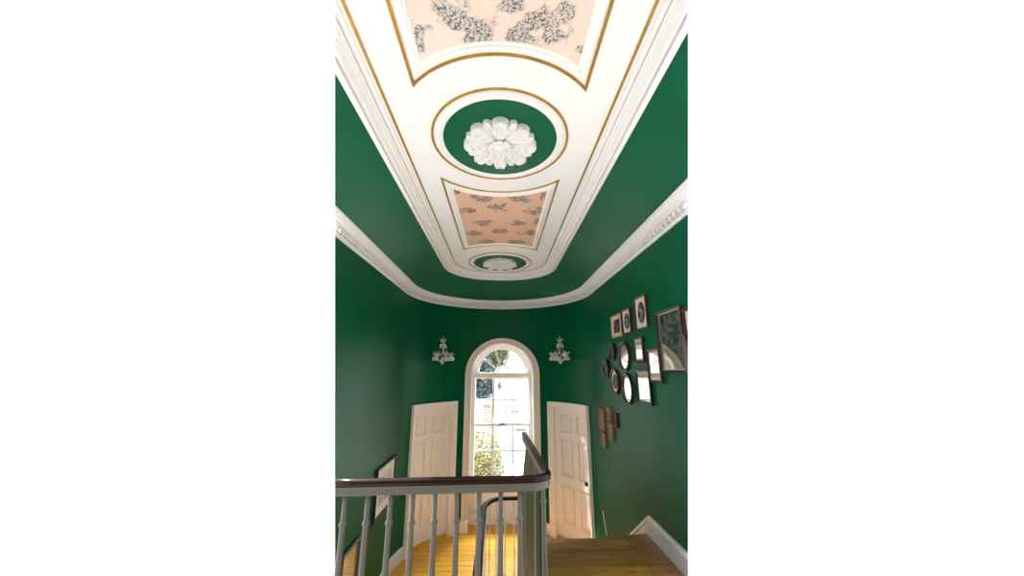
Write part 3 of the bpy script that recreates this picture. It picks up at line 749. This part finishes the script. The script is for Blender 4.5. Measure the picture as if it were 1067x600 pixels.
for y0, y1, z0, z1, lb in ((4.83, 5.05, 1.87, 2.16, 'tan narrow frame, upper left of the five small ones'), (4.53, 4.69, 2.04, 2.21, 'tan narrow frame, upper middle of the five small ones'),
                           (4.30, 4.42, 2.00, 2.17, 'thin dark frame, rightmost of the five small ones'), (4.49, 4.68, 1.81, 2.02, 'tan narrow frame, lower middle of the five small ones'),
                           (4.83, 5.03, 1.66, 1.85, 'tan narrow frame, lowest left of the five small ones')):
    frame_on_wall(1, y0, y1, z0, z1, TAN if 'tan' in lb else BROWN, 'solid', lb, fw=.02, dep=.03, art=PHOTO, group=G2)
PAPER = glazed('pale_botanical_print', (.80, .79, .76), (.72, .66, .58), (.45, .36, .28), 3.2, .10)
frame_on_wall(-1, 4.52, 5.28, .915, 1.51, BLACK, 'print', 'black framed pale print on the left wall beside the door', fw=.035, dep=.035, matm=MATW, mw=.10, art=PAPER)
frame_on_wall(-1, 3.72, 4.14, .30, .975, BLACK, 'bevelled', 'black framed mirror low on the left wall, reflecting floorboards', 'wall_mirror', 'mirror', fw=.035, dep=.035, matm=CREAMF, mw=.02, cut=True)
# white tube added to stand for a sliver of light by the right door
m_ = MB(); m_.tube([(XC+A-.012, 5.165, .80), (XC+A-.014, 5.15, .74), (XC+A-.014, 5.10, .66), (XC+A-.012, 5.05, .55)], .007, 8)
tag(m_.build('light_sliver', JOIN), 'thin white tube standing in for a sliver of light on the right wall beside the right door', 'light sliver')

# ------------------------------------------------------------ crystal wall lights
def make_sconce():
    root = empty('wall_light', (0, 0, 0))
    # local frame: wall at y=0, room towards -y
    m_ = MB(); m_.lathe([(.045, 0), (.042, .012), (.02, .022)], (0, 0, 0), 16, 'y')
    for i in range(len(m_.v)): v = m_.v[i]; m_.v[i] = (v[0], -v[1], v[2])
    m_.build('back_plate', SILV, root)
    m_ = MB(); m_.tube([(0, -.02, -.02), (0, -.06, -.05), (0, -.085, -.02)], .007); m_.lathe([(.008, -.10), (.022, -.09), (.028, -.06), (.012, -.04), (.009, .02), (.018, .05), (.009, .08), (.009, .15), (.02, .165), (.006, .19), (.003, .22)], (0, -.085, 0), 12)
    m_.build('stem', SILV, root)
    crown = MB()
    crown.lathe([(.008, .12), (.045, .135), (.048, .142), (.01, .146)], (0, -.085, 0), 16)
    for q in range(8):
        b_ = 2*pi*q/8; crown.tube([(0, -.085, .15), (.045*cos(b_), -.085+.045*sin(b_), .19+.03*(q % 2))], .006, 5, smooth=False)
    crown.tube([(0, -.085, .18), (0, -.085, .27)], .005, 6)
    crown.build('crown_dish', CRYS, root)
    def drop(c, L_): # faceted pear drop
        return MB().lathe([(.0015, .008+L_), (.003, L_), (.009, L_*.55), (.013, L_*.3), (.009, L_*.1), (.001, 0)], (c[0], c[1], c[2]-L_), 6, smooth=False)
    for k in range(8):
        a = 2*pi*k/8; drop((.045*cos(a), -.085+.045*sin(a), .13), .045).build('crystal_drop', CRYS, root)
    for k, a in enumerate((-pi/2-1.25, -pi/2, -pi/2+1.25)):
        dx, dy = cos(a), sin(a)
        P = []
        for i in range(15):
            t = i/14; r = .015+.135*t; z = -.05-.055*sin(pi*min(1, t*1.35))-.015*t*t
            P.append((dx*r*(1.0 if k != 1 else .7), -.085+dy*r*.55, z))
        e = P[-1]
        arm = MB().tube(P, .0065, 8).build('arm', CRYS, root)
        d_ = MB(); d_.lathe([(.006, 0), (.036, .010), (.040, .018), (.010, .022), (.012, .04), (.016, .05)], e, 12); d_.build('drip_pan', CRYS, arm)
        c_ = MB()
        for q in range(7):
            b_ = 2*pi*q/7; el = .5+.5*(q % 2); tip = (e[0]+.062*cos(b_)*cos(el), e[1]+.062*sin(b_)*cos(el), e[2]+.035+.062*sin(el))
            c_.tube([(e[0], e[1], e[2]+.03), tip], .006, 5, smooth=False)
        c_.build('crystal_star', CRYS, arm)
        for q in range(7):
            b_ = 2*pi*q/7; drop((e[0]+.037*cos(b_), e[1]+.037*sin(b_), e[2]+.012), .05).build('crystal_drop', CRYS, arm)
        # bead swag from the crown to the arm
        sw = MB()
        for i in range(13):
            t = i/12; sx = .045*dx+(e[0]-.045*dx)*t; sy = -.085+.03*dy+(e[1]+.085-.03*dy)*t; sz = .13+(e[2]+.02-.13)*t-.05*sin(pi*t)
            sw.sphere((sx, sy, sz), .0065, 6, 4)
        sw.build('bead_swag', CRYS, root)
    for k in range(5):
        a = 2*pi*k/5; drop((.02*cos(a), -.085+.02*sin(a), -.08), .06).build('crystal_drop', CRYS, root)
    MB().lathe([(.002, -.10), (.014, -.115), (.018, -.13), (.010, -.145), (.001, -.15)], (0, -.085, -.01), 8, smooth=False).build('finial', CRYS, root)
    return root
sc0 = make_sconce()
sc0['group'] = 'crystal wall lights'; sc0['category'] = 'wall light'
def place_sconce(o, s, z, label):
    p = WP(s, 0, z); q = WP(s, 1, z); d = (q-p).normalized()
    o.location = p; o.rotation_euler = (0, 0, atan2(d.y, d.x)+pi/2); o['label'] = label; o.scale = (1.2, 1.2, 1.2)
place_sconce(sc0, s_at_x(-1.115), 2.96, 'crystal chandelier wall light left of the arched window')
sc1 = copy_tree(sc0)
place_sconce(sc1, s_at_x(1.135), 2.965, 'crystal chandelier wall light right of the arched window')

# ------------------------------------------------------------ outside the window
GZ = -.05
tag(MB().box((-2.1, 7.1, GZ-.1), (2.1, 22, GZ)).build('ground', mat('pale_gravel', (.55, .54, .51), .9, noise=.08, nscale=20)), 'pale gravel yard outside the window', 'ground', kind='structure')
WB = mat('white_painted_render', (.88, .88, .88), .7, noise=.02)
LAV = mat('pale_lavender_door_paint', (.36, .37, .47), .6, noise=.04)
PALE = mat('pale_grey_door_paint', (.50, .51, .55), .6)
DK = mat('dark_iron', (.05, .055, .06), .5)
GR = mat('slate_grey', (.25, .28, .30), .6, noise=.1)
bl = empty('outbuilding', (1.3, 12.1, GZ), 'white rendered outbuilding with pale double doors across the yard', 'building')
yb = 12.0
MB().box((-.22, yb, GZ), (2.0, yb+2.2, 2.36)).build('wall', WB, bl)
m_ = MB(); m_.loft([[Vector((-.30, yb-.15, z)), Vector((2.1, yb-.15, z)), Vector((2.1, yb+2.3, z+.10)), Vector((-.30, yb+2.3, z+.10))] for z in (2.37, 2.42)], close_u=True, caps=True)
m_.build('roof', WB, bl)
MB().tube([(-.30, yb-.19, 2.35), (.32, yb-.19, 2.35)], .02).build('gutter', DK, bl)
MB().tube([(.42, yb-.19, 2.36), (1.1, yb-.19, 2.36)], .014).build('gutter', DK, bl)
for x0, x1, z0, z1, mm in ((-.16, .18, 1.05, 2.2, PALE), (.30, .95, .92, 1.55, PALE), (.0, .24, .10, .80, LAV), (.30, .92, .12, .80, LAV)):
    d_ = MB().box((x0, yb-.05, z0), (x1, yb, z1)).build('door_panel', mm, bl)
    q = MB()
    for (a0, a1, b0, b1) in ((x0, x1, z1-.03, z1), (x0, x0+.025, z0, z1), (x1-.025, x1, z0, z1)): q.box((a0, yb-.065, b0), (a1, yb-.05, b1))
    q.build('door_rail', WB, d_)
MB().box((.26, yb-.07, 1.29), (.30, yb-.05, 1.34)).build('latch', DK, bl); MB().box((.36, yb-.08, 1.29), (.62, yb-.05, 1.335)).build('bolt', DK, bl)
MB().box((.22, yb-.08, .10), (.62, yb-.05, .15)).build('door_threshold', DK, bl); MB().box((.52, yb-.08, .70), (.86, yb-.05, .74)).build('hinge', DK, bl)
f_ = MB().box((.56, yb-.04, 1.86), (.84, yb, 2.18)).build('window', WB, bl)
MB().box((.58, yb-.05, 1.88), (.69, yb-.04, 2.16)).build('pane', PALE, f_); MB().box((.71, yb-.05, 1.88), (.82, yb-.04, 2.16)).build('pane', PALE, f_)
MB().lathe([(.09, 0), (.09, .05), (.05, .06)], (.17, yb-.10, 1.34), 14, 'y').build('wall_plaque', GR, bl)
la = empty('yard_lantern', (-.03, yb-.1, 2.15), 'small dark diamond lantern on the white outbuilding', 'lantern')
MB().lathe([(.01, -.13), (.085, .0), (.01, .13)], (-.03, yb-.14, 2.13), 4, smooth=False).build('lantern_body', DK, la)
MB().tube([(-.03, yb-.004, 2.28), (-.03, yb-.14, 2.28), (-.03, yb-.14, 2.25)], .012).build('bracket', DK, la)
# brick gate pier and grey blue gate
def brickmat():
    m = bpy.data.materials.new('red_brick'); m.use_nodes = True; nt = m.node_tree; b = nt.nodes['Principled BSDF']
    t = nt.nodes.new('ShaderNodeTexBrick'); tc = nt.nodes.new('ShaderNodeTexCoord'); mp = nt.nodes.new('ShaderNodeMapping'); mp.inputs['Rotation'].default_value = (pi/2, 0, 0)
    nt.links.new(tc.outputs['Object'], mp.inputs[0]); nt.links.new(mp.outputs[0], t.inputs['Vector'])
    t.inputs['Scale'].default_value = 1; t.inputs['Brick Width'].default_value = .22; t.inputs['Row Height'].default_value = .075; t.inputs['Mortar Size'].default_value = .008
    t.inputs['Color1'].default_value = (.26, .10, .06, 1); t.inputs['Color2'].default_value = (.14, .07, .05, 1); t.inputs['Mortar'].default_value = (.4, .36, .33, 1)
    nt.links.new(t.outputs['Color'], b.inputs['Base Color']); b.inputs['Roughness'].default_value = .9
    return m
pr = empty('gate_pier', (-.45, 11.6, GZ), 'red brick gate pier beyond the round bush', 'pier')
MB().box((-.56, 11.45, GZ), (-.30, 11.75, 1.56)).build('shaft', brickmat(), pr)
MB().box((-.60, 11.41, 1.56), (-.26, 11.79, 1.64)).build('cap', GR, pr, bevel=.01)
gt = empty('yard_gate', (-.85, 12.2, GZ), 'pale blue grey boarded gate left of the brick pier', 'gate')
BG = mat('blue_grey_paint', (.25, .31, .40), .7)
for i in range(8): MB().box((-1.35+.095*i, 12.2, GZ), (-1.265+.095*i, 12.24, 1.62)).build('board', BG, gt)
MB().box((-1.35, 12.24, .5), (-.6, 12.28, .6)).build('rail', BG, gt); MB().box((-1.35, 12.24, 1.4), (-.6, 12.28, 1.5)).build('rail', BG, gt)
tag(MB().box((-1.5, 11.2, GZ), (-.34, 11.35, 1.02)).build('garden_wall', WB), 'low white garden wall behind the clipped bush', 'wall')
# plants: leaf clouds of real little leaves over a branching core
def leaf_cloud(mb, n, fn, size, seed):
    rnd = random.Random(seed)
    for _ in range(n):
        p = Vector(fn(rnd)); nrm = Vector((rnd.gauss(0,1), rnd.gauss(0,1), rnd.gauss(0,1))).normalized()
        u = nrm.orthogonal().normalized(); v = nrm.cross(u); a = rnd.random()*6.28; u, v = u*cos(a)+v*sin(a), v*cos(a)-u*sin(a)
        s_ = size*(.6+.8*rnd.random())
        mb.add([p-u*s_, p+v*s_*.5+nrm*s_*.15, p+u*s_, p-v*s_*.5+nrm*s_*.15], [(0,1,2,3)])
    return mb
def leafmat(name, c1, c2, c3):
    m = bpy.data.materials.new(name); m.use_nodes = True; nt = m.node_tree; b = nt.nodes['Principled BSDF']
    g = nt.nodes.new('ShaderNodeNewGeometry'); r = nt.nodes.new('ShaderNodeValToRGB')
    e = r.color_ramp.elements; e[0].position = 0; e[0].color = (*c1, 1); e[1].position = .5; e[1].color = (*c2, 1); x = e.new(1); x.color = (*c3, 1)
    nt.links.new(g.outputs['Random Per Island'], r.inputs['Fac']); nt.links.new(r.outputs['Color'], b.inputs['Base Color']); b.inputs['Roughness'].default_value = .5
    return m
def ball(c, R, sc=(1,1,1)):
    def f(r_):
        v = Vector((r_.gauss(0,1), r_.gauss(0,1), r_.gauss(0,1))).normalized()*R*(.86+.16*r_.random()); return (c[0]+v.x*sc[0], c[1]+v.y*sc[1], max(c[2]+v.z*sc[2], GZ+.02))
    return f
def bushf(r_):
    v = Vector((r_.gauss(0,1), r_.gauss(0,1), r_.gauss(0,1))).normalized(); q = (abs(v.x)**3+abs(v.y)**3+abs(v.z)**3)**(1/3.); v = v/q*(.9+.12*r_.random())
    return (-.53+v.x*(.57-.06*v.z), 9.2+v.y*.52, max(GZ+.02, .42+v.z*.70))
bush = empty('clipped_bush', (-.62, 9.2, GZ), 'tall rounded clipped bush of yellow green leaves outside the window', 'bush')
leaf_cloud(MB(), 7500, bushf, .032, 3).build('foliage', leafmat('clipped_leaf', (.05, .065, .02), (.20, .20, .08), (.42, .38, .24)), bush)
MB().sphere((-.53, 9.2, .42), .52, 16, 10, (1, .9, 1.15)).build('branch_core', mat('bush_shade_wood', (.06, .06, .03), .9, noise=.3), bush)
MB().tube([(-.55, 9.2, GZ-.02), (-.55, 9.2, .3)], .05).build('trunk', mat('bark', (.12, .08, .05), .9, noise=.3), bush)
def tree(loc, R, h, cols, label, seed, n=3500, sz=.07):
    t_ = empty('yard_tree', loc, label, 'tree')
    m_ = MB(); m_.tube([(loc[0], loc[1], loc[2]-.02), (loc[0]+.05, loc[1], loc[2]+h*.5), (loc[0], loc[1], loc[2]+h)], .09)
    rnd = random.Random(seed)
    for k in range(6):
        a = rnd.random()*6.28; m_.tube([(loc[0], loc[1], loc[2]+h*.6), (loc[0]+cos(a)*R*.7, loc[1]+sin(a)*R*.7, loc[2]+h+rnd.uniform(-.3, .5)*R)], .03, 6)
    m_.build('trunk', mat('tree_bark', (.14, .10, .07), .9, noise=.3), t_)
    m_ = MB()
    for k in range(7):
        c = (loc[0]+rnd.uniform(-.6, .6)*R, loc[1]+rnd.uniform(-.4, .4)*R, loc[2]+h+rnd.uniform(-.6, .6)*R)
        def f(r_, c=c):
            v = Vector((r_.gauss(0,1), r_.gauss(0,1), r_.gauss(0,1))).normalized()*R*.55*r_.random()**.4; return (c[0]+v.x, c[1]+v.y, c[2]+v.z)
        leaf_cloud(m_, n//7, f, sz, seed+k)
    m_.build('foliage', leafmat('tree_leaf_%d' % seed, *cols), t_)
tree((-.95, 15, GZ), 1.1, 2.5, ((.02, .05, .05), (.07, .14, .17), (.40, .44, .42)), 'blue green tree at the left beyond the gate', 11, 9000, .08)
tree((-.35, 17, GZ), 1.15, 3.7, ((.04, .06, .02), (.16, .18, .07), (.38, .38, .25)), 'yellow green tree rising behind the outbuilding roof', 21, 9000, .08)
# planter, bollard
pl = empty('stone_planter', (.05, 10.9, GZ), 'low grey stone trough by the outbuilding doors', 'planter')
MB().box((-.06, 10.8, GZ), (.20, 11.0, .17)).build('trough', GR, pl, bevel=.01); MB().box((-.04, 10.82, .165), (.18, 10.98, .175)).build('soil', DK, pl)
cc = empty('log_store', (.45, 11.1, GZ), 'low blue grey bin beside the stone trough', 'bin')
MB().box((.24, 10.95, GZ), (.62, 11.25, .17)).build('body', BG, cc, bevel=.01); MB().box((.22, 10.93, .17), (.64, 11.27, .20)).build('lid', GR, cc)
bo_ = empty('bollard', (.07, 10.0, GZ), 'short dark bollard on the pale gravel', 'bollard')
MB().lathe([(.045, GZ), (.045, .10), (.05, .11), (.04, .15), (.01, .16)], (.08, 10.0, 0), 14).build('post', DK, bo_)
MB().lathe([(.07, GZ-.001), (.07, GZ+.015)], (.08, 10.0, 0), 14).build('base', GR, bo_)
